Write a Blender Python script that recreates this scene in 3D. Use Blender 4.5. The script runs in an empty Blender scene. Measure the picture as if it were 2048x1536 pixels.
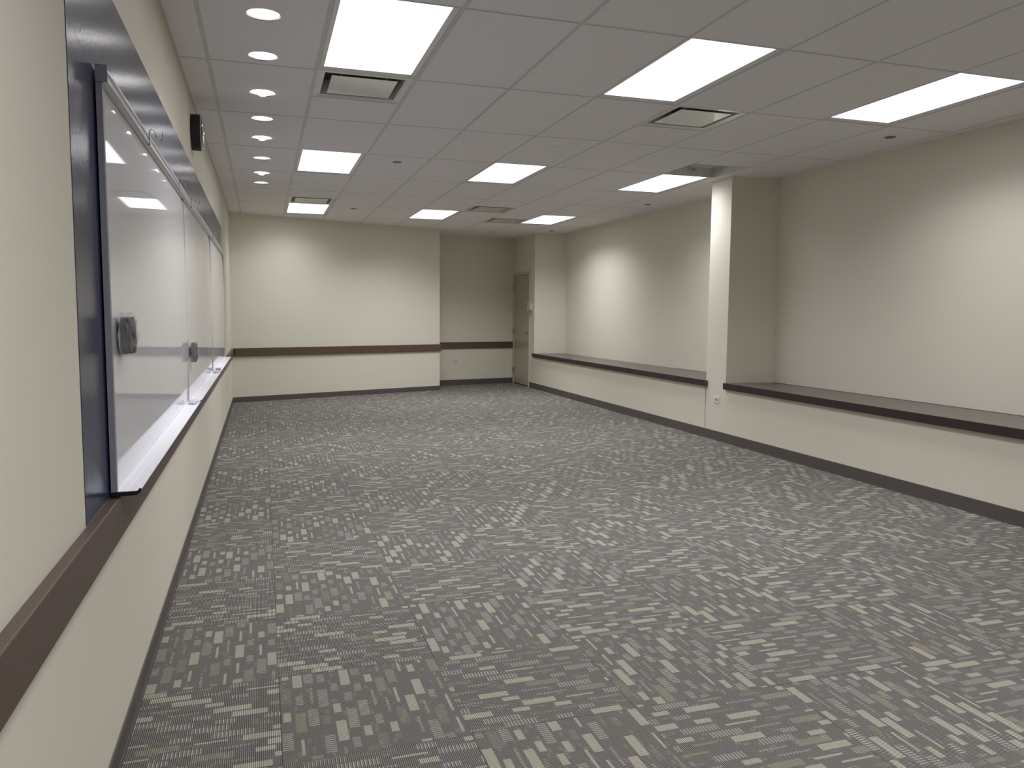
import bpy, bmesh, math, random
from mathutils import Vector, Matrix
random.seed(7)
SC = bpy.context.scene
COL = SC.collection
PI = math.pi

# ------------------------------------------------------------------ room numbers (metres)
H = 2.827                      # finished ceiling height
G = 0.6096                     # ceiling module (2 ft), panels are 2 ft x 4 ft
CX, CY = 0.173, 3.783          # origin of the ceiling grid
TS, TX, TY = 0.594, 0.475, 8.313   # carpet tile size and origin
XR = 5.185                     # face of the right hand half wall and pillar
BACK = -3.0                    # wall behind the photographer

# ------------------------------------------------------------------ materials
class NT:
    """small helper that builds math node chains"""
    def __init__(s, name):
        s.m = bpy.data.materials.new(name); s.m.use_nodes = True
        s.t = s.m.node_tree; s.n = s.t.nodes; s.l = s.t.links
        s.b = s.n['Principled BSDF']
    def new(s, typ, **kw):
        nd = s.n.new(typ)
        for k, v in kw.items(): setattr(nd, k, v)
        return nd
    def put(s, sock, v):
        if v is None: return
        if isinstance(v, bpy.types.NodeSocket): s.l.new(v, sock)
        else: sock.default_value = v
    def M(s, op, a, b=None, c=None):
        nd = s.new('ShaderNodeMath', operation=op)
        s.put(nd.inputs[0], a); s.put(nd.inputs[1], b)
        if c is not None: s.put(nd.inputs[2], c)
        return nd.outputs[0]
    def mix(s, f, a, b):
        nd = s.new('ShaderNodeMix', data_type='RGBA')
        s.put(nd.inputs[0], f); s.put(nd.inputs[6], a); s.put(nd.inputs[7], b)
        return nd.outputs[2]
    def mixf(s, f, a, b):
        nd = s.new('ShaderNodeMix', data_type='FLOAT')
        s.put(nd.inputs[0], f); s.put(nd.inputs[2], a); s.put(nd.inputs[3], b)
        return nd.outputs[0]
    def xyz(s, x, y, z):
        nd = s.new('ShaderNodeCombineXYZ'); s.put(nd.inputs[0], x); s.put(nd.inputs[1], y); s.put(nd.inputs[2], z)
        return nd.outputs[0]
    def noise(s, vec, scale, detail=2.0, rough=0.5):
        nd = s.new('ShaderNodeTexNoise'); s.put(nd.inputs['Vector'], vec)
        nd.inputs['Scale'].default_value = scale; nd.inputs['Detail'].default_value = detail
        nd.inputs['Roughness'].default_value = rough
        return nd.outputs['Fac']
    def white(s, vec):
        nd = s.new('ShaderNodeTexWhiteNoise'); nd.noise_dimensions = '3D'; s.put(nd.inputs['Vector'], vec)
        sp = s.new('ShaderNodeSeparateColor'); s.l.new(nd.outputs['Color'], sp.inputs[0])
        return nd.outputs['Value'], sp.outputs[0], sp.outputs[1], sp.outputs[2]
    def pos(s):
        g = s.new('ShaderNodeNewGeometry'); sp = s.new('ShaderNodeSeparateXYZ')
        s.l.new(g.outputs['Position'], sp.inputs[0])
        return g.outputs['Position'], sp.outputs[0], sp.outputs[1], sp.outputs[2]

def C4(c): return (c[0], c[1], c[2], 1.0)

def simple(name, col, rough=0.5, metal=0.0, ior=1.5, spec=0.5, nscale=0, namt=0.0, bump=0.0, bscale=200, bdist=0.001, coat=0.0, coat_r=0.05):
    k = NT(name); b = k.b
    b.inputs['Base Color'].default_value = C4(col); b.inputs['Roughness'].default_value = rough
    b.inputs['Metallic'].default_value = metal; b.inputs['IOR'].default_value = ior
    b.inputs['Specular IOR Level'].default_value = spec
    b.inputs['Coat Weight'].default_value = coat; b.inputs['Coat Roughness'].default_value = coat_r
    tc = k.new('ShaderNodeTexCoord').outputs['Object']
    if nscale:
        f = k.noise(tc, nscale, 3.0)
        dark = tuple(c * (1 - namt) for c in col); lite = tuple(min(1, c * (1 + namt)) for c in col)
        k.l.new(k.mix(f, C4(dark), C4(lite)), b.inputs['Base Color'])
    if bump:
        bn = k.new('ShaderNodeBump'); bn.inputs['Strength'].default_value = bump; bn.inputs['Distance'].default_value = bdist
        k.l.new(k.noise(tc, bscale, 2.0), bn.inputs['Height']); k.l.new(bn.outputs[0], b.inputs['Normal'])
    return k.m

def emit(name, col, strength, base=(0.9, 0.9, 0.9)):
    k = NT(name); b = k.b
    b.inputs['Base Color'].default_value = C4(base); b.inputs['Roughness'].default_value = 0.4
    b.inputs['Emission Color'].default_value = C4(col); b.inputs['Emission Strength'].default_value = strength
    return k.m

def lens_material():
    # prismatic troffer lens: tubes run lengthwise and glow slightly brighter than the gaps between them
    k = NT('troffer_lens'); b = k.b
    tc = k.new('ShaderNodeTexCoord').outputs['Object']
    sp = k.new('ShaderNodeSeparateXYZ'); k.l.new(tc, sp.inputs[0])
    w = k.M('COSINE', k.M('MULTIPLY', sp.outputs[0], 2 * PI / 0.18))
    st = k.M('ADD', k.M('MULTIPLY', w, 0.10 * LENS), LENS)
    b.inputs['Base Color'].default_value = (.85, .87, .9, 1); b.inputs['Roughness'].default_value = .35
    b.inputs['Emission Color'].default_value = C4(LIGHTCOL)
    k.l.new(st, b.inputs['Emission Strength'])
    return k.m

def paint(name, col, rough=0.6):
    # vinyl wall covering: nearly even colour with a very fine weave
    k = NT(name); b = k.b
    p, x, y, z = k.pos()
    n1 = k.noise(p, 260, 2.0); n2 = k.noise(p, 1.3, 2.0)
    f = k.M('ADD', k.M('MULTIPLY', n1, 0.7), k.M('MULTIPLY', n2, 0.3))
    k.l.new(k.mix(f, C4([c * 0.95 for c in col]), C4([min(1, c * 1.05) for c in col])), b.inputs['Base Color'])
    b.inputs['Roughness'].default_value = rough; b.inputs['Specular IOR Level'].default_value = 0.35
    bn = k.new('ShaderNodeBump'); bn.inputs['Strength'].default_value = 0.25; bn.inputs['Distance'].default_value = 0.0006
    k.l.new(n1, bn.inputs['Height']); k.l.new(bn.outputs[0], b.inputs['Normal'])
    return k.m

def carpet_material():
    k = NT('patterned_carpet'); M = k.M; b = k.b
    p, x, y, z = k.pos()
    gx = M('DIVIDE', M('SUBTRACT', x, TX), TS); gy = M('DIVIDE', M('SUBTRACT', y, TY), TS)
    i = M('FLOOR', gx); j = M('FLOOR', gy)
    fx = M('SUBTRACT', gx, i); fy = M('SUBTRACT', gy, j)
    par = M('FLOORED_MODULO', M('ADD', i, j), 2.0)            # 0: blocks run into the depth, 1: quarter turned
    u = k.mixf(par, fx, fy); v = k.mixf(par, fy, fx)
    _, ra, rb, rc = k.white(k.xyz(i, j, 3.0))
    # every second tile is also flipped at random, so neighbours differ
    fl = M('GREATER_THAN', ra, 0.5)
    u2 = k.mixf(fl, u, M('SUBTRACT', 1.0, u))
    NC = 14.0
    uc = M('MULTIPLY', u2, NC); ci = M('FLOOR', uc); cf = M('SUBTRACT', uc, ci)
    tid = M('ADD', M('MULTIPLY', i, 17.0), M('MULTIPLY', j, 71.0))
    _, o1, o2, o3 = k.white(k.xyz(ci, M('FLOOR', M('MULTIPLY', rb, 5.0)), 9.0))
    NV = 3.8
    cpar = M('FLOORED_MODULO', ci, 2.0)
    vc = M('ADD', M('ADD', M('MULTIPLY', v, NV), M('MULTIPLY', cpar, 0.5)), M('ADD', M('MULTIPLY', o1, 0.35), 2.0))
    vi = M('FLOOR', vc); vf = M('SUBTRACT', vc, vi)
    r0, r1, r2, r3 = k.white(k.xyz(ci, vi, M('FLOOR', M('MULTIPLY', rb, 5.0))))
    s0, s1, s2, s3 = k.white(k.xyz(M('ADD', ci, 40.0), vi, M('ADD', tid, 0.5)))
    alt = M('FLOORED_MODULO', M('ADD', M('FLOOR', M('DIVIDE', ci, 2.0)), vi), 2.0)
    big = M('MULTIPLY', alt, M('LESS_THAN', r0, 0.72))
    nb = M('SUBTRACT', 1.0, big)
    sq = M('MULTIPLY', nb, M('LESS_THAN', r2, 0.50))
    thin = M('MULTIPLY', nb, M('GREATER_THAN', r2, 0.56))
    hw = M('ADD', M('ADD', M('MULTIPLY', big, 0.40), M('MULTIPLY', sq, 0.30)), M('MULTIPLY', thin, 0.12))
    hl = M('ADD', M('ADD', M('MULTIPLY', big, M('ADD', 0.34, M('MULTIPLY', r1, 0.13))), M('MULTIPLY', sq, 0.20)), M('MULTIPLY', thin, M('ADD', 0.28, M('MULTIPLY', r1, 0.12))))
    inu = M('LESS_THAN', M('ABSOLUTE', M('SUBTRACT', cf, k.mixf(r3, 0.44, 0.56))), hw)
    inv = M('LESS_THAN', M('ABSOLUTE', M('SUBTRACT', vf, k.mixf(r1, 0.49, 0.51))), hl)
    blk = M('MULTIPLY', inu, inv)
    # ribs across the long direction
    vm = M('MULTIPLY', v, TS)
    rib12 = M('GREATER_THAN', M('SINE', M('MULTIPLY', vm, 2 * PI / 0.0120)), -0.15)
    rib6 = M('ADD', 0.5, M('MULTIPLY', 0.5, M('SINE', M('MULTIPLY', vm, 2 * PI / 0.0060))))
    ribbed = M('GREATER_THAN', s0, 0.50)
    blkmask = M('MULTIPLY', blk, k.mixf(ribbed, 1.0, rib12))
    # yarn colours
    n_lo = k.noise(p, 11.0, 2.0); n_sp = k.noise(p, 420.0, 1.0); n_md = k.noise(p, 34.0, 2.0)
    blue = C4((0.146, 0.147, 0.145)); taupe = C4((0.160, 0.146, 0.131)); rust = C4((0.172, 0.128, 0.104))
    bg = k.mix(M('MULTIPLY', M('SUBTRACT', n_lo, 0.41), 4.0), taupe, blue)
    bg = k.mix(M('MULTIPLY', M('SUBTRACT', n_md, 0.56), 5.0), bg, rust)
    beige = C4((0.41, 0.39, 0.315)); grey = C4((0.36, 0.345, 0.31)); olive = C4((0.25, 0.235, 0.18))
    bc = k.mix(M('GREATER_THAN', s1, 0.55), beige, grey)
    bc = k.mix(M('GREATER_THAN', s2, 0.82), bc, olive)
    colr = k.mix(M('MULTIPLY', blkmask, CARPET_BLK), bg, bc)
    # tiny scattered light yarn dashes between the blocks
    q0, q1, q2, q3 = k.white(k.xyz(M('FLOOR', M('MULTIPLY', u2, 52.0)), M('FLOOR', M('MULTIPLY', v, 24.0)), tid))
    dash = M('MULTIPLY', M('GREATER_THAN', q0, 0.93), rib12)
    colr = k.mix(M('MULTIPLY', dash, 0.35), colr, grey)
    g = M('MULTIPLY', M('ADD', 0.34, M('MULTIPLY', rib6, 1.05)), M('ADD', 0.30, M('MULTIPLY', n_sp, 1.4)))
    # dark seam where two tiles meet
    ed = M('MINIMUM', M('MINIMUM', fx, M('SUBTRACT', 1.0, fx)), M('MINIMUM', fy, M('SUBTRACT', 1.0, fy)))
    seam = M('LESS_THAN', ed, 0.0025)
    g = M('MULTIPLY', g, M('SUBTRACT', 1.0, M('MULTIPLY', seam, 0.35)))
    vm3 = k.new('ShaderNodeVectorMath', operation='SCALE')
    k.l.new(colr, vm3.inputs[0]); k.l.new(M('MULTIPLY', g, CARPET_GAIN), vm3.inputs['Scale'])
    k.l.new(vm3.outputs[0], b.inputs['Base Color'])
    b.inputs['Roughness'].default_value = 0.95; b.inputs['Specular IOR Level'].default_value = 0.15
    bn = k.new('ShaderNodeBump'); bn.inputs['Strength'].default_value = 0.35; bn.inputs['Distance'].default_value = 0.002
    k.l.new(M('ADD', rib6, n_sp), bn.inputs['Height']); k.l.new(bn.outputs[0], b.inputs['Normal'])
    return k.m

def tile_material():
    # mineral fibre ceiling panel: tiny pin holes and fissures
    k = NT('ceiling_panel'); b = k.b
    p, x, y, z = k.pos()
    n1 = k.noise(p, 340, 2.0); n2 = k.noise(p, 90, 3.0)
    f = k.M('ADD', k.M('MULTIPLY', n1, 0.6), k.M('MULTIPLY', n2, 0.4))
    c = CEIL
    k.l.new(k.mix(f, C4([v * 0.88 for v in c]), C4([min(1, v * 1.10) for v in c])), b.inputs['Base Color'])
    b.inputs['Roughness'].default_value = 0.9; b.inputs['Specular IOR Level'].default_value = 0.2
    bn = k.new('ShaderNodeBump'); bn.inputs['Strength'].default_value = 0.3; bn.inputs['Distance'].default_value = 0.001
    k.l.new(f, bn.inputs['Height']); k.l.new(bn.outputs[0], b.inputs['Normal'])
    return k.m

def plastic_film(name):
    k = NT(name); b = k.b
    b.inputs['Base Color'].default_value = (.95, .95, .97, 1); b.inputs['Roughness'].default_value = 0.12
    b.inputs['Transmission Weight'].default_value = 0.35; b.inputs['IOR'].default_value = 1.45
    b.inputs['Alpha'].default_value = 0.26
    tc = k.new('ShaderNodeTexCoord').outputs['Object']
    bn = k.new('ShaderNodeBump'); bn.inputs['Strength'].default_value = 0.8; bn.inputs['Distance'].default_value = 0.004
    k.l.new(k.noise(tc, 70, 3.0), bn.inputs['Height']); k.l.new(bn.outputs[0], b.inputs['Normal'])
    return k.m

LENS = 2.2
AREA_W = 24.0
LIGHTCOL = (0.960, 0.968, 1.0)
CEIL = (0.82, 0.80, 0.81)
CARPET_BLK = 0.76
CARPET_GAIN = 1.02
WALLC = (0.72, 0.685, 0.582)

MAT = dict(
    wall=paint('beige_wall_covering', WALLC),
    door=simple('beige_door_paint', (0.44, 0.405, 0.31), 0.25, nscale=3, namt=0.03),
    frame=simple('beige_frame_paint', (0.55, 0.51, 0.42), 0.35, nscale=20, namt=0.02),
    carpet=carpet_material(), tile=tile_material(),
    tbar=simple('white_grid_metal', (0.60, 0.585, 0.58), 0.45, nscale=30, namt=0.03),
    base=simple('dark_rubber_base', (0.098, 0.084, 0.078), 0.5, nscale=15, namt=0.08),
    rail=simple('brown_rail_vinyl', (0.100, 0.064, 0.050), 0.42, nscale=60, namt=0.10, bump=0.2, bscale=400, bdist=0.0004),
    sill=simple('dark_brown_laminate', (0.095, 0.076, 0.072), 0.27, nscale=80, namt=0.12),
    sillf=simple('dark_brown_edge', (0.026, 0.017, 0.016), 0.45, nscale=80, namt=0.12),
    panel=simple('dark_blue_enamel', (0.034, 0.041, 0.092), 0.21, spec=0.32, nscale=5, namt=0.15, bump=0.5, bscale=60, bdist=0.0009),
    white=simple('whiteboard_enamel', (0.78, 0.775, 0.82), 0.035, nscale=4, namt=0.01),
    alu=simple('satin_aluminium', (0.55, 0.56, 0.60), 0.32, metal=0.75, nscale=80, namt=0.05),
    alud=simple('grey_aluminium', (0.34, 0.34, 0.40), 0.42, metal=0.1, nscale=80, namt=0.05),
    tray=simple('pale_tray_aluminium', (0.90, 0.89, 0.94), 0.38, metal=0.0, nscale=80, namt=0.03),
    black=simple('black_plastic', (0.012, 0.012, 0.014), 0.4, nscale=50, namt=0.1),
    pouch=simple('charcoal_felt', (0.032, 0.030, 0.025), 0.7, nscale=50, namt=0.6, bump=0.8, bscale=45, bdist=0.006),
    navy=simple('dark_navy_plastic', (0.015, 0.014, 0.030), 0.35, nscale=50, namt=0.3),
    outlet=simple('white_plastic', (0.76, 0.77, 0.82), 0.35, nscale=50, namt=0.02),
    slot=simple('grey_slot', (0.42, 0.43, 0.47), 0.5, nscale=50, namt=0.05),
    lamp=emit('lamp_glow', (1.0, 0.97, 0.98), 13.0),
    refl=simple('lamp_reflector', (0.80, 0.79, 0.80), 0.25, metal=0.3, nscale=50, namt=0.02),
    vent=simple('vent_enamel', (0.62, 0.62, 0.62), 0.16, nscale=20, namt=0.03),
    plaque=simple('vent_plaque_gloss', (0.78, 0.78, 0.76), 0.07, ior=1.6, nscale=20, namt=0.02),
    duct=simple('galvanised_duct', (0.60, 0.60, 0.61), 0.30, metal=0.35, nscale=12, namt=0.25),
    dark=simple('dark_gap', (0.035, 0.035, 0.045), 0.6, nscale=30, namt=0.1),
    steel=simple('brushed_steel', (0.52, 0.50, 0.46), 0.25, metal=1.0, nscale=80, namt=0.05),
    dial=simple('clock_dial', (0.75, 0.75, 0.72), 0.5, nscale=20, namt=0.02),
    film=plastic_film('clear_plastic_film'),
)
MAT['lens'] = lens_material()
MAT['guard'] = plastic_film('clear_acrylic'); MAT['guard'].node_tree.nodes['Principled BSDF'].inputs['Alpha'].default_value = 0.25
def glassm():
    k = NT('clear_lens'); b = k.b
    b.inputs['Base Color'].default_value = (1, 1, 1, 1); b.inputs['Roughness'].default_value = 0.02
    b.inputs['Transmission Weight'].default_value = 1.0; b.inputs['IOR'].default_value = 1.45
    return k.m
MAT['glass'] = glassm()

# ------------------------------------------------------------------ mesh helpers
def link(name, bm, mat, parent=None, loc=None, smooth=False, bevel=0, recalc=True):
    if recalc: bmesh.ops.recalc_face_normals(bm, faces=bm.faces)
    me = bpy.data.meshes.new(name)
    bm.to_mesh(me); bm.free()
    for m in (mat if isinstance(mat, (list, tuple)) else [mat]): me.materials.append(m)
    if smooth:
        for pl in me.polygons: pl.use_smooth = True
    o = bpy.data.objects.new(name, me); COL.objects.link(o)
    if parent: o.parent = parent
    if loc: o.location = loc
    if bevel:
        md = o.modifiers.new('bevel', 'BEVEL'); md.width = bevel; md.segments = 2; md.limit_method = 'ANGLE'
    return o

def tag(o, label=None, cat=None, group=None, kind=None):
    if label: o['label'] = label
    if cat: o['category'] = cat
    if group: o['group'] = group
    if kind: o['kind'] = kind
    return o
def struct(o): o['kind'] = 'structure'; return o

def empty(name, loc=(0, 0, 0)):
    o = bpy.data.objects.new(name, None); COL.objects.link(o); o.location = loc; o.empty_display_size = 0.05
    return o

def box(bm, a, b, mi=0):
    x0, y0, z0 = a; x1, y1, z1 = b
    vs = [bm.verts.new(p) for p in ((x0, y0, z0), (x1, y0, z0), (x1, y1, z0), (x0, y1, z0), (x0, y0, z1), (x1, y0, z1), (x1, y1, z1), (x0, y1, z1))]
    for f in ((0, 3, 2, 1), (4, 5, 6, 7), (0, 1, 5, 4), (1, 2, 6, 5), (2, 3, 7, 6), (3, 0, 4, 7)):
        fc = bm.faces.new([vs[q] for q in f]); fc.material_index = mi

def prism(bm, pts, z0, z1, mi=0):
    """vertical prism over a plan polygon (counter clockwise)"""
    lo = [bm.verts.new((p[0], p[1], z0)) for p in pts]; hi = [bm.verts.new((p[0], p[1], z1)) for p in pts]
    bm.faces.new(hi).material_index = mi; bm.faces.new(lo[::-1]).material_index = mi
    for k in range(len(pts)):
        q = (k + 1) % len(pts)
        bm.faces.new([lo[k], lo[q], hi[q], hi[k]]).material_index = mi

def strip(bm, p0, p1, n, t, z0, z1, mi=0):
    """board of thickness t standing on the line p0-p1, towards side n (unit)"""
    q = [(p0[0], p0[1]), (p1[0], p1[1]), (p1[0] + n[0] * t, p1[1] + n[1] * t), (p0[0] + n[0] * t, p0[1] + n[1] * t)]
    prism(bm, q, z0, z1, mi)

def extrude_y(bm, prof, y0, y1, mi=0):
    """closed profile of (x, z) swept along y"""
    a = [bm.verts.new((x, y0, z)) for x, z in prof]; b = [bm.verts.new((x, y1, z)) for x, z in prof]
    bm.faces.new(a).material_index = mi; bm.faces.new(b[::-1]).material_index = mi
    for k in range(len(prof)):
        q = (k + 1) % len(prof)
        bm.faces.new([a[k], b[k], b[q], a[q]]).material_index = mi

def tube(bm, pts, r, seg=8):
    pts = [Vector(p) for p in pts]; rings = []
    for k, p in enumerate(pts):
        d = (pts[min(k + 1, len(pts) - 1)] - pts[max(k - 1, 0)]).normalized()
        up = Vector((0, 0, 1)) if abs(d.z) < 0.9 else Vector((0, 1, 0))
        a = d.cross(up).normalized(); c = d.cross(a).normalized()
        rings.append([bm.verts.new(p + (a * math.cos(t) + c * math.sin(t)) * r) for t in [2 * PI * s / seg for s in range(seg)]])
    for k in range(len(rings) - 1):
        for s in range(seg):
            bm.faces.new([rings[k][s], rings[k][(s + 1) % seg], rings[k + 1][(s + 1) % seg], rings[k + 1][s]])
    bm.faces.new(rings[0]); bm.faces.new(rings[-1][::-1])

def lathe(bm, prof, axis='Z', seg=40, origin=(0, 0, 0), mi=0):
    """open or closed profile of (r, h) turned around an axis"""
    o = Vector(origin); rings = []
    for r, h in prof:
        ring = []
        for s in range(seg):
            t = 2 * PI * s / seg; c, q = r * math.cos(t), r * math.sin(t)
            ring.append(bm.verts.new(o + (Vector((c, q, h)) if axis == 'Z' else Vector((h, c, q)))))
        rings.append(ring)
    for k in range(len(rings) - 1):
        for s in range(seg):
            f = bm.faces.new([rings[k][s], rings[k][(s + 1) % seg], rings[k + 1][(s + 1) % seg], rings[k + 1][s]]); f.material_index = mi
    return rings

def copy_tree(o, parent=None):
    c = o.copy(); COL.objects.link(c); c.parent = parent
    for ch in list(o.children): copy_tree(ch, c)
    return c
def unit(a, b):
    d = Vector((b[0] - a[0], b[1] - a[1])); d.normalize(); return (d.x, d.y)

# ------------------------------------------------------------------ floor, walls
A0, A1 = (0.0, 12.443), (3.443, 13.664)        # far wall (runs at an angle)
R0, R1 = (3.30, 14.42), (5.19, 14.838)         # back of the door alcove
DC = (5.19, 13.575)                            # corner between door wall and first niche
HT = H + 0.12
bm = bmesh.new(); box(bm, (-0.3, BACK - 0.2, -0.05), (6.3, 15.4, 0.0))
struct(link('floor', bm, MAT['carpet']))

bm = bmesh.new(); box(bm, (-0.15, BACK - 0.1, 0), (0, 12.9, HT)); struct(link('wall_left', bm, MAT['wall']))
bm = bmesh.new(); prism(bm, [A0, A1, (3.45, 14.44), (3.0, 14.35), (0.0, 13.3)][::1], 0, HT)
struct(link('wall_far', bm, MAT['wall']))
bm = bmesh.new(); prism(bm, [(3.2, 14.398), (5.35, 14.873), (5.35, 15.1), (3.2, 14.7)], 0, HT)
struct(link('wall_alcove', bm, MAT['wall']))
bm = bmesh.new()                                # door wall and side of the first niche
prism(bm, [DC, (5.76, 13.45), (6.1, 13.45), (6.1, 14.95), (5.29, 14.95), (5.29, 14.86), (5.19, 14.838)], 0, HT)
struct(link('wall_door_side', bm, MAT['wall']))
bm = bmesh.new(); prism(bm, [(5.76, 13.55), (5.74, 13.40), (5.855, 7.60), (6.1, 7.60), (6.1, 13.55)][::-1], 0, HT)
struct(link('wall_right_far_niche', bm, MAT['wall']))
bm = bmesh.new(); prism(bm, [(5.76, 7.35), (5.752, 7.26), (5.80, 4.5), (5.84, BACK - 0.1), (6.1, BACK - 0.1), (6.1, 7.35)][::-1], 0, HT)
struct(link('wall_right_near_niche', bm, MAT['wall']))
bm = bmesh.new(); prism(bm, [(XR, 7.692), (XR, 7.302), (5.757, 7.252), (6.1, 7.25), (6.1, 7.70)][::-1], 0, HT)
struct(link('wall_pillar', bm, MAT['wall']))
SB = 0.583                                      # underside of the ledges
bm = bmesh.new(); prism(bm, [(XR, 7.697), (5.85, 7.697), (5.76, 13.46), (5.195, 13.57), (XR, 13.57)], 0, SB - 0.002)
struct(link('wall_right_far_half', bm, MAT['wall']))
bm = bmesh.new(); box(bm, (XR, BACK - 0.1, 0), (5.80, 7.30, SB - 0.002))
struct(link('wall_right_near_half', bm, MAT['wall']))
bm = bmesh.new(); box(bm, (-0.15, BACK - 0.2, 0), (6.1, BACK, HT)); struct(link('wall_back', bm, MAT['wall']))
# thin dark joint in the half wall where it meets the pillar
bm = bmesh.new(); box(bm, (XR - 0.0015, 7.692, 0.10), (XR + 0.002, 7.697, SB)); struct(link('trim_1', bm, MAT['dark']))

# baseboards (rubber cove base with a small toe)
BH = 0.102
def baseboard(name, p0, p1, n, h=BH):
    bm = bmesh.new(); strip(bm, p0, p1, n, 0.006, 0, h); strip(bm, p0, p1, n, 0.012, 0, 0.012)
    return struct(link(name, bm, MAT['base']))
baseboard('baseboard_left', (0, BACK), (0, 12.44), (1, 0), 0.080)
d = unit(A0, A1); n = (d[1], -d[0]); baseboard('baseboard_far', A0, A1, n, 0.080)
d = unit((3.2, 14.398), (5.19, 14.838)); nr = (d[1], -d[0]); baseboard('baseboard_alcove', (3.44, 14.451), (5.19, 14.838), nr)
baseboard('baseboard_right', (XR, BACK), (XR, 13.80), (-1, 0))
baseboard('baseboard_back', (0, BACK), (XR, BACK), (0, 1))

# chair rails: flat brown bumper boards with a slightly rounded top edge
def rail(name, p0, p1, n):
    bm = bmesh.new(); strip(bm, p0, p1, n, 0.030, 0.697, 0.819)
    return struct(link(name, bm, MAT['rail'], bevel=0.004))
rail('trim_2', (0, BACK), (0, 12.452), (1, 0))
d = unit(A0, A1); rail('trim_3', (A0[0] + 0.03, A0[1] + 0.011), (A1[0] + d[0] * 0.022, A1[1] + d[1] * 0.022), n)
rail('trim_4', (3.44, 14.451), (5.187, 14.837), nr)

# ledges over the half walls
def ledge(pts, front, label, back):
    t = empty('window_ledge', (pts[0][0], pts[0][1], 0.583))
    ox, oy, oz = t.location
    bm = bmesh.new(); prism(bm, [(p[0] - ox, p[1] - oy) for p in pts], 0.002, 0.063)
    link('ledge_top', bm, MAT['sill'], t, bevel=0.0015)
    bm = bmesh.new(); y0, y1 = front
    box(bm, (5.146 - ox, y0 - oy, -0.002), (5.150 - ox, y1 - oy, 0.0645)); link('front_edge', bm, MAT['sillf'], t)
    bm = bmesh.new(); box(bm, (5.166 - ox, max(y0, BACK) - oy + (0.03 if y0 > 0 else 0), -0.022), (5.1835 - ox, y1 - oy - 0.01, 0.0015)); link('support_strip', bm, MAT['frame'], t)
    for a, b in back:                            # dark joint where the ledge meets the wall
        d_ = unit(a, b); n_ = (-d_[1], d_[0]) if d_[1] > 0.5 else ((d_[1], -d_[0]) if d_[1] < -0.5 else (d_[1], -d_[0]))
        bm = bmesh.new(); strip(bm, (a[0] - n_[0] * 0.004 - ox, a[1] - n_[1] * 0.004 - oy), (b[0] - n_[0] * 0.004 - ox, b[1] - n_[1] * 0.004 - oy), n_, 0.006, 0.0625, 0.0655)
        link('back_joint', bm, MAT['dark'], t)
    tag(t, label, 'ledge', 'dark ledges along the right wall')
ledge([(5.150, 7.655), (5.183, 7.655), (5.183, 7.699), (5.851, 7.699), (5.742, 13.448), (5.187, 13.570), (5.150, 13.570)], (7.655, 13.570),
      'far dark brown ledge on the half wall, between the door and the pillar', [((5.853, 7.72), (5.745, 13.43))])
ledge([(5.150, BACK), (5.838, BACK), (5.798, 4.5), (5.752, 7.248), (5.187, 7.296), (5.150, 7.296)], (BACK, 7.296),
      'near dark brown ledge on the half wall, running from the pillar out of frame', [((5.797, 4.5), (5.751, 7.24)), ((5.835, BACK + 0.05), (5.797, 4.5))])

# ------------------------------------------------------------------ door
door = empty('door_1', (5.19, 14.30, 0)); struct(door)
Y0, Y1, DZ = 13.800, 14.800, 2.150              # outside of the frame
bm = bmesh.new()
for a, b in (((Y0, 0), (Y0 + 0.05, DZ)), ((Y1 - 0.05, 0), (Y1, DZ)), ((Y0 + 0.05, DZ - 0.05), (Y1 - 0.05, DZ))):
    box(bm, (-0.022, a[0] - 14.30, a[1]), (-0.002, b[0] - 14.30, b[1]))
link('door_frame', bm, MAT['frame'], door, bevel=0.002)
bm = bmesh.new(); box(bm, (-0.012, Y0 + 0.054 - 14.30, 0.022), (-0.001, Y1 - 0.054 - 14.30, DZ - 0.056))
leaf = link('door_leaf', bm, MAT['door'], door, bevel=0.001)
bm = bmesh.new()                                 # dark reveal around the leaf
box(bm, (-0.0016, Y0 + 0.050 - 14.30, 0.0), (-0.0004, Y1 - 0.050 - 14.30, DZ - 0.050))
link('door_gap', bm, MAT['dark'], door)
for z in (0.27, 1.03, 1.875):
    bm = bmesh.new(); lathe(bm, [(0.0001, -0.055), (0.008, -0.055), (0.008, 0.055), (0.0001, 0.055)], seg=12)
    box(bm, (0.000, -0.03, -0.05), (0.010, 0.0, 0.05))
    link('hinge', bm, MAT['steel'], door, loc=(-0.027, Y1 - 0.048 - 14.30, z))['label'] = 'steel door hinge'
hd = bmesh.new(); lathe(hd, [(0.0001, -0.012), (0.028, -0.012), (0.036, -0.004), (0.036, 0.0), (0.0001, 0.0)], axis='X', seg=24)
tube(hd, [(-0.010, 0, 0), (-0.050, 0, 0), (-0.066, 0.014, 0.0), (-0.070, 0.05, -0.002), (-0.070, 0.10, -0.005), (-0.064, 0.150, -0.006)], 0.0125, 10)
link('lever_handle', hd, MAT['steel'], door, loc=(-0.0125, 13.930 - 14.30, 1.035), smooth=True)['label'] = 'steel lever handle'

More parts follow.
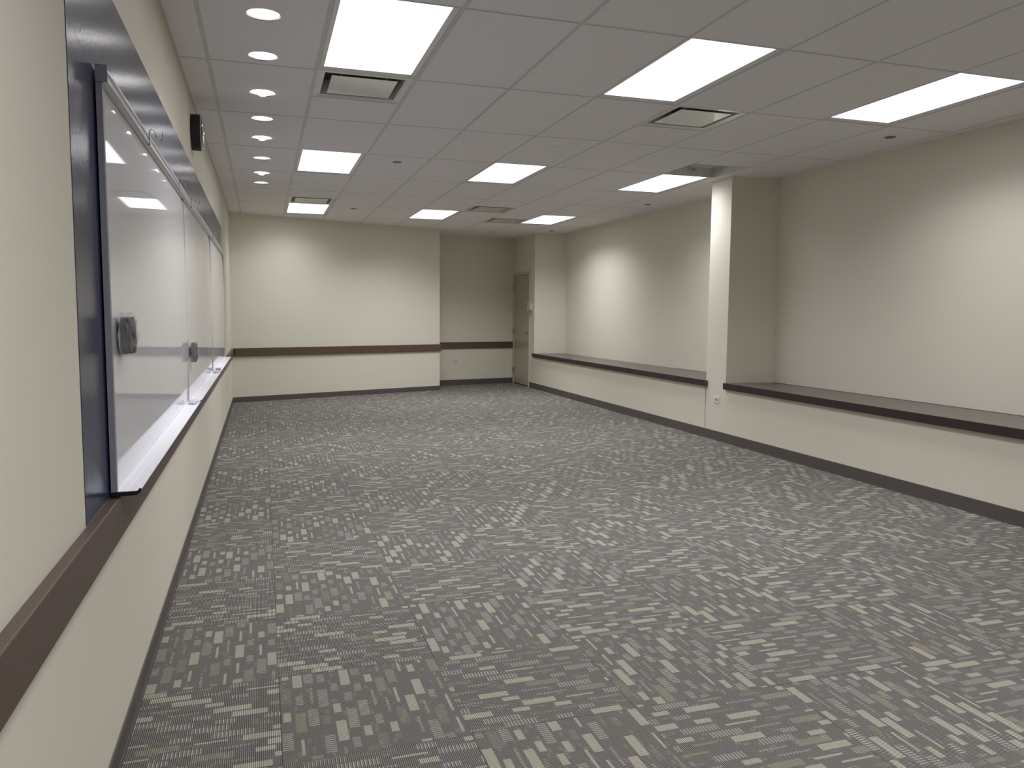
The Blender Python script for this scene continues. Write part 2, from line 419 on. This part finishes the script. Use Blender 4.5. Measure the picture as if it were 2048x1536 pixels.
# control under a clear guard beside the door
t = empty('wall_thermostat', (5.19, 13.73, 1.505))
bm = bmesh.new(); box(bm, (-0.028, -0.032, -0.045), (-0.002, 0.038, 0.045)); link('control_body', bm, MAT['outlet'], t, bevel=0.003)
bm = bmesh.new()
for a, b in (((-0.06, -0.075, -0.08), (-0.056, 0.085, 0.08)), ((-0.056, -0.075, 0.076), (-0.002, 0.085, 0.08)), ((-0.056, -0.075, -0.08), (-0.002, 0.085, -0.076)),
             ((-0.056, -0.075, -0.076), (-0.002, -0.071, 0.076)), ((-0.056, 0.067, -0.076), (-0.002, 0.071, 0.076))):
    box(bm, a, b)
link('clear_guard', bm, MAT['guard'], t)
bm = bmesh.new(); lathe(bm, [(0.0001, -0.008), (0.009, -0.008), (0.009, 0.0), (0.0001, 0.0)], axis='X', seg=16)
link('guard_lock', bm, MAT['steel'], t, loc=(-0.0605, 0.0, -0.062))
tag(t, 'small white thermostat in a clear guard on the wall beside the door', 'thermostat')

# ------------------------------------------------------------------ electrical outlets
def outlet(horizontal=True):
    t = empty('wall_outlet')
    W, HH = (0.118, 0.072) if horizontal else (0.072, 0.118)
    bm = bmesh.new(); box(bm, (-W / 2, -0.006, -HH / 2), (W / 2, 0, HH / 2)); link('cover_plate', bm, MAT['outlet'], t, bevel=0.002)
    for s in (-1, 1):
        cx, cz = (s * 0.0195, 0) if horizontal else (0, s * 0.0195)
        bm = bmesh.new(); rr = lathe(bm, [(0.0001, 0), (0.0155, 0), (0.0165, 0.002), (0.0165, 0.004)], seg=20)
        bmesh.ops.rotate(bm, cent=(0, 0, 0), matrix=Matrix.Rotation(-PI / 2, 3, 'X'), verts=bm.verts)
        for q in (-0.006, 0.006):
            if horizontal: box(bm, (-0.004, -0.0012, q - 0.001), (0.004, 0.0, q + 0.001), 1)
            else: box(bm, (q - 0.001, -0.0012, -0.004), (q + 0.001, 0.0, 0.004), 1)
        link('receptacle', bm, [MAT['slot'], MAT['dark']], t, loc=(cx, -0.0085, cz))
    return t
o1 = outlet(); da = unit((3.2, 14.398), (5.19, 14.838)); o1.rotation_euler = (0, 0, math.atan2(da[1], da[0]))
k = (3.955 - 3.2) / da[0]; o1.location = (3.955 + nr[0] * 0.0005, 14.398 + da[1] * k + nr[1] * 0.0005, 0.455)
tag(o1, 'white outlet on the alcove wall below the brown rail, left of the door', 'outlet', 'wall outlets')
o2 = copy_tree(o1); o2.location = (XR - 0.0005, 7.465, 0.450); o2.rotation_euler = (0, 0, -PI / 2)
tag(o2, 'white outlet low on the pillar, between the two dark ledges', 'outlet')
o3 = outlet(False); o3.rotation_euler = (0, 0, PI / 2); o3.location = (0.0005, 10.35, 0.405)
tag(o3, 'nearer and lower white outlet on the left wall below the whiteboards', 'outlet', 'wall outlets')
o4 = copy_tree(o3); o4.location = (0.0005, 10.95, 0.460)
tag(o4, 'farther and higher white outlet on the left wall near the far corner', 'outlet')

# ------------------------------------------------------------------ ceiling
DL = [(0.477, 4.190), (0.476, 4.852), (0.474, 5.643), (0.472, 6.389), (0.471, 7.075), (0.470, 8.006), (0.467, 8.833), (0.465, 9.510)]
DLX = [(0.478, 3.43), (0.478, 2.71)]           # two unseen extras, added only to light the near end
LROWS = (-3, 0, 3, 6); LCOLS = (1, 4, 7)
VENTS = {'plaque_near_left': (1, 1.0), 'plaque_mid': (5, 1.0), 'open': (7, 2.5), 'far_a': (5, 5.5), 'far_b': (6, 6.5), 'far_left': (1, 5.5)}
ventcells = {(c, round(r * 2)) for c, r in VENTS.values()}
TW = 0.012
bm = bmesh.new()
def quad(x0, y0, x1, y1, z=H):
    if x1 - x0 < 1e-4 or y1 - y0 < 1e-4: return
    bm.faces.new([bm.verts.new(p) for p in ((x0, y0, z), (x0, y1, z), (x1, y1, z), (x1, y0, z))])
def holed(cx, cy, hs, r, z=H, seg=32):
    """square patch (half size hs) with a round hole"""
    inner, outer = [], []
    for q in range(seg):
        t = 2 * PI * q / seg; c, w_ = math.cos(t), math.sin(t); m = hs / max(abs(c), abs(w_))
        inner.append(bm.verts.new((cx + r * c, cy + r * w_, z))); outer.append(bm.verts.new((cx + m * c, cy + m * w_, z)))
    for q in range(seg):
        bm.faces.new([inner[q], inner[(q + 1) % seg], outer[(q + 1) % seg], outer[q]][::-1])
DR = 0.082
def panel(x0, y0, x1, y1, holes=()):
    """one drop-edge panel: face at the ceiling line, edges turned up to the grid"""
    x0 += TW; x1 -= TW; y0 += TW; y1 -= TW; cur = y0; hs = 0.094
    for dx, dy in sorted(holes, key=lambda t: t[1]):
        quad(x0, cur, x1, dy - hs); quad(x0, dy - hs, dx - hs, dy + hs); quad(dx + hs, dy - hs, x1, dy + hs)
        holed(dx, dy, hs, DR); cur = dy + hs
    quad(x0, cur, x1, y1)
    P = [(x0, y0), (x1, y0), (x1, y1), (x0, y1)]
    for q in range(4):
        a, b = P[q], P[(q + 1) % 4]
        bm.faces.new([bm.verts.new(p) for p in ((a[0], a[1], H), (b[0], b[1], H), (b[0], b[1], H + 0.009), (a[0], a[1], H + 0.009))])
xs0 = [-0.05] + [CX + G * i for i in range(0, 10)] + [6.1]
for ci in range(len(xs0) - 1):
    xa, xb = xs0[ci], xs0[ci + 1]; col = ci - 1
    for row in range(-6, 10):
        ya, yb = CY + 2 * G * row, CY + 2 * G * (row + 1)
        if col in LCOLS and row in LROWS: continue
        h0_, h1_ = (col, 2 * row) in ventcells, (col, 2 * row + 1) in ventcells
        if h0_: panel(xa, ya + G, xb, yb)
        elif h1_: panel(xa, ya, xb, ya + G)
        else: panel(xa, ya, xb, yb, [d_ for d_ in DL + DLX if col == 0 and ya < d_[1] < yb])
ceil = struct(link('ceiling', bm, MAT['tile'], recalc=False))
# T-bars (slightly above the panel faces) and wall angles
bm = bmesh.new(); zb0, zb1 = H + 0.0030, H + 0.0090
for i in range(0, 10): box(bm, (CX + G * i - TW, BACK, zb0), (CX + G * i + TW, 15.0, zb1))
edges = [0.0] + [CX + G * i for i in range(0, 10)] + [6.0]
for j in range(-5, 10):
    y = CY + 2 * G * j
    for a, b in zip(edges[:-1], edges[1:]): box(bm, (a + (TW if a > 0.01 else 0.0), y - TW, zb0), (b - (TW if b < 6 else 0), y + TW, zb1))
for c, r in VENTS.values():                     # cross bars that close the half bays beside diffusers
    for rr in (r, r + 0.5):
        if abs(rr - round(rr)) > 0.1:
            y = CY + 2 * G * rr; x = CX + G * c; box(bm, (x + TW, y - TW, zb0), (x + G - TW, y + TW, zb1))
box(bm, (0, BACK, H - 0.001), (0.016, 12.5, H + 0.006))
link('ceiling_grid', bm, MAT['tbar'], ceil)

# ------------------------------------------------------------------ recessed ceiling lights
def ceiling_light():
    t = empty('ceiling_light'); W, L = G / 2 - TW, G - TW
    bm = bmesh.new()
    # pan sides going up, with the flat door frame around the lens
    o4 = [(-W, -L), (W, -L), (W, L), (-W, L)]; w_, l_ = W - 0.030, L - 0.030; i4 = [(-w_, -l_), (w_, -l_), (w_, l_), (-w_, l_)]
    lo = [bm.verts.new((x, y, 0.0045)) for x, y in o4]; li = [bm.verts.new((x * 0.985, y * 0.992, 0.0020)) for x, y in o4]
    ii = [bm.verts.new((x, y, 0.0125)) for x, y in i4]; up = [bm.verts.new((x, y, 0.016)) for x, y in o4]
    for q in range(4):
        z = (q + 1) % 4
        bm.faces.new([lo[q], lo[z], li[z], li[q]]); bm.faces.new([li[q], li[z], ii[z], ii[q]]); bm.faces.new([ii[q], ii[z], up[z], up[q]]); bm.faces.new([up[q], up[z], lo[z], lo[q]])
    link('light_frame', bm, MAT['tbar'], t)
    bm = bmesh.new(); box(bm, (-W, -L, 0.030), (W, L, 0.034))
    for a, b in (((-W, -L, 0.0165), (-W + 0.004, L, 0.030)), ((W - 0.004, -L, 0.0165), (W, L, 0.030)), ((-W, -L, 0.0165), (W, -L + 0.004, 0.030)), ((-W, L - 0.004, 0.0165), (W, L, 0.030))):
        box(bm, a, b)
    link('housing', bm, MAT['tbar'], t)
    bm = bmesh.new(); box(bm, (-W + 0.0305, -L + 0.0305, 0.0130), (W - 0.0305, L - 0.0305, 0.0150))
    link('diffuser', bm, MAT['lens'], t)
    la = bpy.data.lights.new('fluorescent_tubes', 'AREA'); la.shape = 'RECTANGLE'; la.size = 2 * (W - 0.032); la.size_y = 2 * (L - 0.032)
    la.energy = AREA_W; la.color = LIGHTCOL; la.spread = math.radians(138)
    lo = bpy.data.objects.new('fluorescent_tubes', la); COL.objects.link(lo); lo.parent = t; lo.location = (0, 0, 0.0124)
    return t
lt = None
where = {(1, 0): 'large lit ceiling panel at the top edge, nearest the whiteboards', (4, 0): 'lit ceiling panel near the top centre, in front of the mirror-like air vent',
         (7, 0): 'lit ceiling panel at the upper right edge, nearest the right wall',
         (1, 3): 'lit ceiling panel in the middle row, left one beside the small downlights', (4, 3): 'lit ceiling panel in the middle row, centre one',
         (7, 3): 'lit ceiling panel in the middle row, right one beside the pillar',
         (1, 6): 'lit ceiling panel in the farthest row, left one above the far wall', (4, 6): 'lit ceiling panel in the farthest row, centre one',
         (7, 6): 'lit ceiling panel in the farthest row, right one above the door alcove',
         (1, -3): 'unseen lit ceiling panel added above the camera to light the near end, on the whiteboard side', (4, -3): 'unseen lit ceiling panel added above the camera to light the near end, in the middle', (7, -3): 'unseen lit ceiling panel added above the camera to light the near end, on the ledge side'}  # this row is out of view, added to brighten the near end of the room
for r in LROWS:
    for c in LCOLS:
        if lt is None: lt = o = ceiling_light()
        else: o = copy_tree(lt)
        o.location = (CX + G * (c + 0.5), CY + 2 * G * (r + 0.5), H)
        dim = {(1, 6): 0.55, (7, 0): 0.72, (7, 3): 0.80, (4, 6): 1.1, (7, 6): 1.1}.get((c, r), 1.0)     # lamp power trimmed or raised per fixture to shape wall light pools
        lampo = [q for q in o.children if q.type == 'LIGHT'][0]
        if dim != 1.0: lampo.data = lampo.data.copy(); lampo.data.energy = AREA_W * dim
        tag(o, where[(c, r)], 'ceiling light', 'recessed fluorescent ceiling lights')

# ------------------------------------------------------------------ downlights
def downlight(bulb):
    t = empty('downlight')
    bm = bmesh.new(); lathe(bm, [(DR + 0.010, 0.006), (DR + 0.010, 0.001), (DR + 0.006, -0.001), (DR - 0.002, 0.000), (DR - 0.006, 0.004), (DR - 0.010, 0.030), (DR - 0.012, 0.045)])
    link('trim_ring', bm, MAT['refl'], t, smooth=True)
    bm = bmesh.new(); rr = lathe(bm, [(DR - 0.009, 0.012), (0.05, 0.010), (0.02, 0.009)]); bm.faces.new(rr[-1]); 
    link('lamp_lens', bm, MAT['lamp'], t, smooth=True)
    if bulb:
        bm = bmesh.new(); rr = lathe(bm, [(0.036, 0.0085), (0.036, -0.006), (0.030, -0.017), (0.018, -0.024), (0.004, -0.026)], seg=24); bm.faces.new(rr[-1])
        link('bulb', bm, MAT['lamp'], t, smooth=True)
    return t
dl_f, dl_b = downlight(False), downlight(True)
ordn = ['nearest downlight of the row, close to the top edge', 'second downlight from the camera in the row beside the whiteboards', 'third downlight from the camera, with its bulb hanging a little low',
        'fourth downlight from the camera, level with the wall clock', 'fifth downlight from the camera, just past the wall clock', 'sixth downlight from the camera, left of the middle row light panel',
        'second farthest downlight of the row, with its bulb hanging a little low', 'farthest downlight of the row, closest to the far wall', 'unseen downlight added overhead to light the near end', 'unseen downlight added closest to the camera to light the near end']
used = set()
for k, (x, y) in enumerate(DL + DLX):
    b = k in (2, 4, 6); src = dl_b if b else dl_f
    o = src if b not in used else copy_tree(src); used.add(b)
    o.location = (x, y, H + 0.006)
    tag(o, ordn[k], 'downlight', 'round recessed downlights')

# ------------------------------------------------------------------ air vents
def vent_shell(t, depth=0.10, mat='vent', lip=0.045):
    W = G / 2 - TW
    bm = bmesh.new()                             # flat lip with throat going up
    lipz = 0.003
    P = [(-W, -W), (W, -W), (W, W), (-W, W)]
    i_ = W - lip; Q = [(-i_, -i_), (i_, -i_), (i_, i_), (-i_, i_)]
    a = [bm.verts.new((x, y, lipz)) for x, y in P]; b = [bm.verts.new((x, y, lipz + 0.004)) for x, y in Q]; c = [bm.verts.new((x * 0.97, y * 0.97, depth)) for x, y in Q]
    for k in range(4):
        q = (k + 1) % 4
        bm.faces.new([a[k], a[q], b[q], b[k]]); bm.faces.new([b[k], b[q], c[q], c[k]])
    link('vent_frame', bm, MAT[mat], t)
    bm = bmesh.new(); box(bm, (-i_ * 0.97, -i_ * 0.97, depth), (i_ * 0.97, i_ * 0.97, depth + 0.004)); link('vent_throat', bm, MAT['dark'], t)
def plaque_vent():
    t = empty('air_vent'); vent_shell(t)
    bm = bmesh.new(); w = 0.205; box(bm, (-w, -w, 0.004), (w, w, 0.007)); link('plaque', bm, MAT['plaque'], t, bevel=0.001)
    for sx in (-1, 1):
        for sy in (-1, 1):
            bm = bmesh.new(); box(bm, (sx * 0.14 - 0.008, sy * 0.14 - 0.008, 0.007), (sx * 0.14 + 0.008, sy * 0.14 + 0.008, 0.10)); link('hanger', bm, MAT['vent'], t)
    return t
def open_vent():
    t = empty('air_vent'); W = G / 2 - TW
    bm = bmesh.new()
    P = [(-W, -W), (W, -W), (W, W), (-W, W)]
    a = [bm.verts.new((x, y, 0.001)) for x, y in P]; c = [bm.verts.new((x * 0.93, y * 0.93, 0.085)) for x, y in P]
    for k in range(4):
        q = (k + 1) % 4; bm.faces.new([a[k], a[q], c[q], c[k]])
    bm.faces.new(c)
    link('duct_box', bm, MAT['duct'], t)
    bm = bmesh.new(); lathe(bm, [(0.0001, -0.012), (0.012, -0.010), (0.014, 0.0)], axis='Z', seg=10); box(bm, (-0.003, -0.02, 0.0), (0.003, 0.02, 0.03))
    link('clip', bm, MAT['steel'], t, loc=(0.02, W - 0.06, 0.040))
    return t
vt = None
vlab = {'plaque_near_left': 'square air vent directly behind the large light at the top edge', 'plaque_mid': 'square air vent with a glossy centre plate, behind the top centre light',
        'open': 'square grey metal ceiling opening in front of the light beside the pillar', 'far_a': 'farther air vent beside the centre light of the last row, upper of the small pair',
        'far_b': 'lower vent of the small pair near the alcove, touching the last right light', 'far_left': 'air vent directly in front of the farthest left ceiling light'}
for nme, (c, r) in VENTS.items():
    if nme == 'open': o = open_vent()
    elif vt is None: vt = o = plaque_vent()
    else: o = copy_tree(vt)
    o.location = (CX + G * (c + 0.5), CY + 2 * G * r + G / 2, H)
    tag(o, vlab[nme], 'air vent', None if nme == 'open' else 'square ceiling air vents')

# sprinkler covers and small flat plates
def disc(name, mat):
    bm = bmesh.new(); rr = lathe(bm, [(0.043, 0.007), (0.043, -0.004), (0.039, -0.006)], seg=28); bm.faces.new(rr[-1])
    return link(name, bm, mat)
SP = [((1.718, 7.734), 'round sprinkler cover on the ceiling between the left and centre middle row lights'), ((1.699, 11.357), 'round sprinkler cover on the ceiling above the far wall'),
      ((5.338, 5.288), 'round sprinkler cover close to the right wall, under the upper right light'), ((5.344, 9.522), 'round sprinkler cover above the far niche, past the pillar'),
      ((5.345, 13.128), 'smallest farthest sprinkler cover, above the corner beside the door')]
s0 = None
for (x, y), lab in SP:
    if s0 is None: s0 = o = disc('sprinkler_cover', simple('sprinkler_metal', (0.16, 0.15, 0.14), 0.4, metal=0.3, nscale=40, namt=0.1))
    else: o = s0.copy(); COL.objects.link(o)
    o.location = (x, y, H); tag(o, lab, 'sprinkler cover', 'sprinkler covers in the ceiling')
def sensor():
    bm = bmesh.new(); box(bm, (-0.075, -0.06, -0.003), (0.075, 0.06, 0.001)); box(bm, (-0.05, -0.035, -0.0055), (0.05, 0.035, -0.002))
    return link('ceiling_sensor', bm, MAT['tile'], bevel=0.001)
s1 = sensor(); s1.location = (2.938, 6.585, H); tag(s1, 'small flat white ceiling sensor, nearer one, short of the centre middle row light', 'sensor', 'flat ceiling sensors')
s2 = s1.copy(); COL.objects.link(s2); s2.location = (2.903, 10.408, H); tag(s2, 'small flat white ceiling sensor, farther one, short of the last row centre light', 'sensor')

# ------------------------------------------------------------------ dark panel and whiteboards on the left wall
bm = bmesh.new()
for a, b in ((2.206, 4.769), (4.771, 5.699), (5.701, 9.94)):
    box(bm, (0.0005, a, 0.821), (0.0018, b, 2.367))
tag(link('wall_panel', bm, MAT['panel']), 'long glossy dark blue panel on the left wall behind the whiteboards', 'wall panel')

BZ0, BZ1 = 0.832, 2.045
XB = 0.0215
BY = [2.53, 4.965, 7.40, 9.835]
def extrude_prof(bm, pts, z0, z1): prism(bm, pts, z0, z1)
def whiteboard(y0, y1, first, last):
    t = empty('whiteboard', (0.0065, y0, BZ0)); L = y1 - y0; hz = BZ1 - BZ0; xf = XB - 0.0065
    bm = bmesh.new()                             # enamel sheet, bellied by a few millimetres in both directions
    ny, nz = 30, 28; Z0, Z1 = 0.0085, hz - 0.0305; Ya, Yb = 0.002, L - 0.0045
    def gridf(fn):
        return [[bm.verts.new(fn(a / ny, c / nz)) for c in range(nz + 1)] for a in range(ny + 1)]
    belly = lambda q, h: BOW * (1 - abs(2 * q - 1) ** 4) + BOWZ * (1 - abs(2 * h - 1) ** 3)
    fr = gridf(lambda q, h: (xf - 0.0070 + belly(q, h), Ya + (Yb - Ya) * q, Z0 + (Z1 - Z0) * h))
    bk = gridf(lambda q, h: (0.001, Ya + (Yb - Ya) * q, Z0 + (Z1 - Z0) * h))
    for a in range(ny):
        for c in range(nz):
            for g_ in (fr, bk): bm.faces.new([g_[a][c], g_[a + 1][c], g_[a + 1][c + 1], g_[a][c + 1]])
    o_ = link('writing_surface', bm, MAT['white'], t, smooth=True, recalc=False)
    # top map rail: U channel with two bright lips
    bm = bmesh.new()
    extrude_y(bm, [(0.0, hz - 0.030), (xf + 0.004, hz - 0.030), (xf + 0.014, hz - 0.024), (xf + 0.014, hz - 0.012), (xf + 0.008, hz - 0.010), (xf + 0.008, hz - 0.004), (xf + 0.014, hz + 0.004), (xf + 0.012, hz + 0.014), (0.0, hz + 0.014)], 0.0 if not first else -0.004, L - 0.0004)
    link('top_rail', bm, MAT['alu'], t)
    bm = bmesh.new()
    if first: extrude_prof(bm, [(0.0, -0.006), (xf + 0.0015, -0.006), (xf + 0.0015, 0.014), (xf - 0.003, 0.014), (xf - 0.003, 0.0015), (0.0, 0.0015)], 0.0, hz - 0.03)
    if first: link('end_frame', bm, MAT['alud'], t); bm = bmesh.new()
    if last: box(bm, (0.0, L - 0.0015, 0.0), (xf + 0.0015, L + 0.006, hz - 0.03))
    else: box(bm, (0.0, L - 0.0040, 0.0085), (xf + 0.001, L - 0.0004, hz - 0.03))
    link('edge_trim', bm, MAT['alu'], t)
    if first:
        bm = bmesh.new(); box(bm, (-0.0, -0.010, hz - 0.030), (xf + 0.017, -0.004, hz + 0.018)); link('rail_end_cap', bm, MAT['alud'], t, bevel=0.001)
    # pen tray: back flange, sloping shelf, shallow groove, rolled front edge
    bm = bmesh.new()
    x1 = 0.0775
    extrude_y(bm, [(0.0, -0.004), (x1 - 0.008, -0.004), (x1, 0.002), (x1 + 0.002, 0.008), (x1 - 0.001, 0.009), (x1 - 0.006, 0.004), (0.046, 0.003), (0.043, 0.0005), (0.040, 0.003), (xf + 0.005, 0.004), (xf, 0.008), (0.0, 0.008)], 0.0 if first else 0.0115, L - 0.0125 if last else L - 0.0005)
    link('pen_tray', bm, MAT['tray'], t)
    bm = bmesh.new()
    cap = [(0.001, -0.007), (x1 - 0.010, -0.007), (x1, -0.001), (x1 + 0.004, 0.006), (x1 + 0.004, 0.012), (x1 - 0.002, 0.013), (x1 - 0.006, 0.006), (x1 - 0.012, 0.005), (0.001, 0.005)]
    extrude_y(bm, cap, -0.008 if first else 0.001, 0.0 if first else 0.011)
    link('tray_end_cap', bm, MAT['black'], t)
    if last:
        bm = bmesh.new(); extrude_y(bm, cap, L - 0.012, L - 0.004); link('tray_end_cap', bm, MAT['black'], t)
    return t
BOW, BOWZ = 0.0015, 0.008
wb = [whiteboard(BY[0], BY[1], True, False), whiteboard(BY[1], BY[2], False, False), whiteboard(BY[2], BY[3], False, True)]
tag(wb[0], 'nearest whiteboard on the left wall, with the dark packet and grey end frame', 'whiteboard', 'whiteboards on the left wall')
tag(wb[1], 'middle whiteboard on the left wall, between the two vertical seams', 'whiteboard', 'whiteboards on the left wall')
tag(wb[2], 'farthest whiteboard on the left wall, ending near the far corner', 'whiteboard', 'whiteboards on the left wall')

# map hooks and clips riding in the top rail
def hook():
    t = empty('map_hook')
    bm = bmesh.new()
    pts = [(-0.004, 0, -0.020), (-0.002, 0, 0.012), (0.002, 0, 0.020), (0.010, 0.004, 0.022), (0.016, 0.008, 0.016), (0.019, 0.012, 0.002)]
    for s in range(9):
        a = PI + PI * s / 8; pts.append((0.031 + 0.012 * math.cos(a), 0.018 + 0.004 * s / 8, -0.004 + 0.012 * math.sin(a)))
    pts += [(0.0435, 0.022, 0.012), (0.044, 0.022, 0.020)]
    tube(bm, pts, 0.0017, 8); link('hook_wire', bm, MAT['steel'], t, smooth=True)
    bm = bmesh.new(); box(bm, (-0.010, -0.010, -0.044), (0.001, 0.012, -0.014)); link('hook_clip', bm, MAT['alu'], t, bevel=0.001)
    return t
h0 = hook()
for k, (y, lab) in enumerate([(3.42, 'nearest and largest looking wire hook on the whiteboard top rail'), (4.60, 'second wire hook along the whiteboard top rail'),
                   (5.35, 'third wire hook along the top rail, past the first board seam'), (7.6, 'farthest wire hook on the whiteboard top rail')]):
    o = h0 if k == 0 else copy_tree(h0)
    o.location = (0.038, y, BZ1 + 0.012); tag(o, lab, 'hook', 'wire hooks on the whiteboard rail')

# crumpled packets: eraser pouches stuck on the boards
def lump(name, sx, sy, sz, mat, parent, seed, amp=0.12, cuts=5):
    rnd = random.Random(seed); bm = bmesh.new()
    bmesh.ops.create_cube(bm, size=2.0)
    bmesh.ops.subdivide_edges(bm, edges=bm.edges, cuts=cuts, use_grid_fill=True)
    for v in bm.verts:
        x, y, z = v.co
        q = 1 - 0.06 * (abs(y) ** 4) * (abs(z) ** 4)
        k = 1 - 0.25 * max(abs(y), abs(z)) ** 5 * (abs(x) > 0.1)
        v.co = Vector((x * sx * k * (1 + rnd.uniform(-amp, amp) * 2), y * sy * q * (1 + rnd.uniform(-amp, amp) * 0.5), z * sz * q * (1 + rnd.uniform(-amp, amp) * 0.4)))
    return link(name, bm, mat, parent, smooth=False)
def packet(loc, size, lab, seed):
    t = empty('eraser_packet', loc)
    e = lump('eraser', size[0], size[1], size[2], MAT['pouch'], t, seed)
    f = lump('plastic_sleeve', size[0] * 1.12, size[1] * 1.12, size[2] * 1.12, MAT['film'], t, seed + 5, 0.16)
    for m in (e, f): m.location = (0, 0, 0)
    f.location = (0.0, 0, 0.006)
    tag(t, lab, 'eraser', 'eraser packets on the whiteboards')
packet((0.0490, 2.655, 1.297), (0.017, 0.058, 0.055), 'dark eraser in a plastic sleeve stuck to the nearest whiteboard', 3)
packet((0.0470, 5.10, 1.125), (0.015, 0.062, 0.058), 'dark eraser in crumpled plastic just past the first board seam', 11)

def marker_pack(loc, lab, filled):
    t = empty('marker_pack', loc)
    for q in range(4):
        bm = bmesh.new(); r = 0.0080
        tube(bm, [(-0.020, (q - 1.5) * 0.0168, r + 0.003), (0.019, (q - 1.5) * 0.0168, r + 0.003)], r, 10)
        link('marker', bm, MAT['navy'] if filled else MAT['outlet'], t, loc=(0, 0, 0), smooth=True)
    s = lump('plastic_sleeve', 0.024, 0.042, 0.0130, MAT['film'], t, 21 if filled else 27, 0.06, 4); s.location = (0, 0, 0.0160)
    tag(t, lab, 'marker pack')
TZ = BZ0 + 0.0042
marker_pack((0.0525, 4.86, TZ), 'clear packet of white items on the pen tray at the first board seam', False)
marker_pack((0.0525, 7.28, TZ), 'clear packet on the pen tray at the second board seam, beside the dark one', False)
marker_pack((0.0525, 7.56, TZ), 'dark packet lying on the pen tray just past the second board seam', True)

# ------------------------------------------------------------------ wall clock
t = empty('wall_clock', (0.0, 5.985, 2.608))
R = 0.122; D = 0.062
bm = bmesh.new(); lathe(bm, [(0.001, 0.001), (R - 0.004, 0.001), (R, 0.004), (R, D - 0.002), (R - 0.002, D), (R - 0.010, D), (R - 0.013, D - 0.014), (0.001, D - 0.016)], axis='X', seg=64)
link('clock_case', bm, MAT['black'], t)['label'] = 'black round clock case'
bm = bmesh.new(); rr = lathe(bm, [(R - 0.014, D - 0.0135), (0.002, D - 0.0135)], axis='X', seg=64); bm.faces.new(rr[-1]); link('dial', bm, MAT['dial'], t)
for hh in range(12):
    bm = bmesh.new()
    a = 2 * PI * hh / 12; c, s = math.cos(a), math.sin(a)
    p = Vector((D - 0.0125, c * (R - 0.024), s * (R - 0.024))); q = Vector((D - 0.0125, c * (R - 0.036), s * (R - 0.036)))
    tube(bm, [p, q], 0.0012, 6); link('hour_mark', bm, MAT['black'], t)
for nm, ln, a in (('hour_hand', 0.055, 2.2), ('minute_hand', 0.085, 0.6)):
    bm = bmesh.new(); tube(bm, [(D - 0.010, 0, 0), (D - 0.010, ln * math.cos(a), ln * math.sin(a))], 0.0016, 6); link(nm, bm, MAT['black'], t)
bm = bmesh.new(); prof = []
rl = R - 0.010; hgt = 0.026
for s in range(13):
    q = s / 12; prof.append((rl * math.cos(q * PI / 2) + 0.0005, D - 0.001 + hgt * math.sin(q * PI / 2)))
prof2 = [(max(r * 0.975, 0.0004), h - 0.0018) for r, h in prof][::-1]
lathe(bm, prof + prof2, axis='X', seg=64); link('domed_lens', bm, MAT['glass'], t, smooth=True)
tag(t, 'black round wall clock with a domed lens high on the left wall', 'clock')

# ------------------------------------------------------------------ camera and render settings
r = Vector((0.95292234, -0.30310827, 0.00802394)); u = Vector((0.01958585, 0.0879392, 0.99593328)); f = Vector((0.30258123, 0.94888992, -0.08973586))
cam = bpy.data.cameras.new('camera'); co = bpy.data.objects.new('camera', cam); COL.objects.link(co)
mw = Matrix(((r.x, u.x, -f.x, 0.44115), (r.y, u.y, -f.y, 0.0), (r.z, u.z, -f.z, 1.37316), (0, 0, 0, 1)))
co.matrix_world = mw
cam.sensor_width = 36.0; cam.sensor_fit = 'HORIZONTAL'; cam.lens = 1565.9 * 36.0 / 2048.0
cam.clip_start = 0.02; cam.clip_end = 60
SC.camera = co
w = bpy.data.worlds.new('world'); SC.world = w; w.use_nodes = True
w.node_tree.nodes['Background'].inputs[0].default_value = (0.02, 0.02, 0.02, 1)
vs = SC.view_settings; vs.view_transform = 'Standard'; vs.look = 'None'; vs.gamma = 1.0; vs.use_curve_mapping = False
vs.exposure = 0.0
cy = SC.cycles
cy.use_denoising = True; cy.max_bounces = 10; cy.diffuse_bounces = 7; cy.glossy_bounces = 5; cy.transmission_bounces = 6; cy.transparent_max_bounces = 8
cy.caustics_reflective = False; cy.caustics_refractive = False; cy.sample_clamp_indirect = 6.0
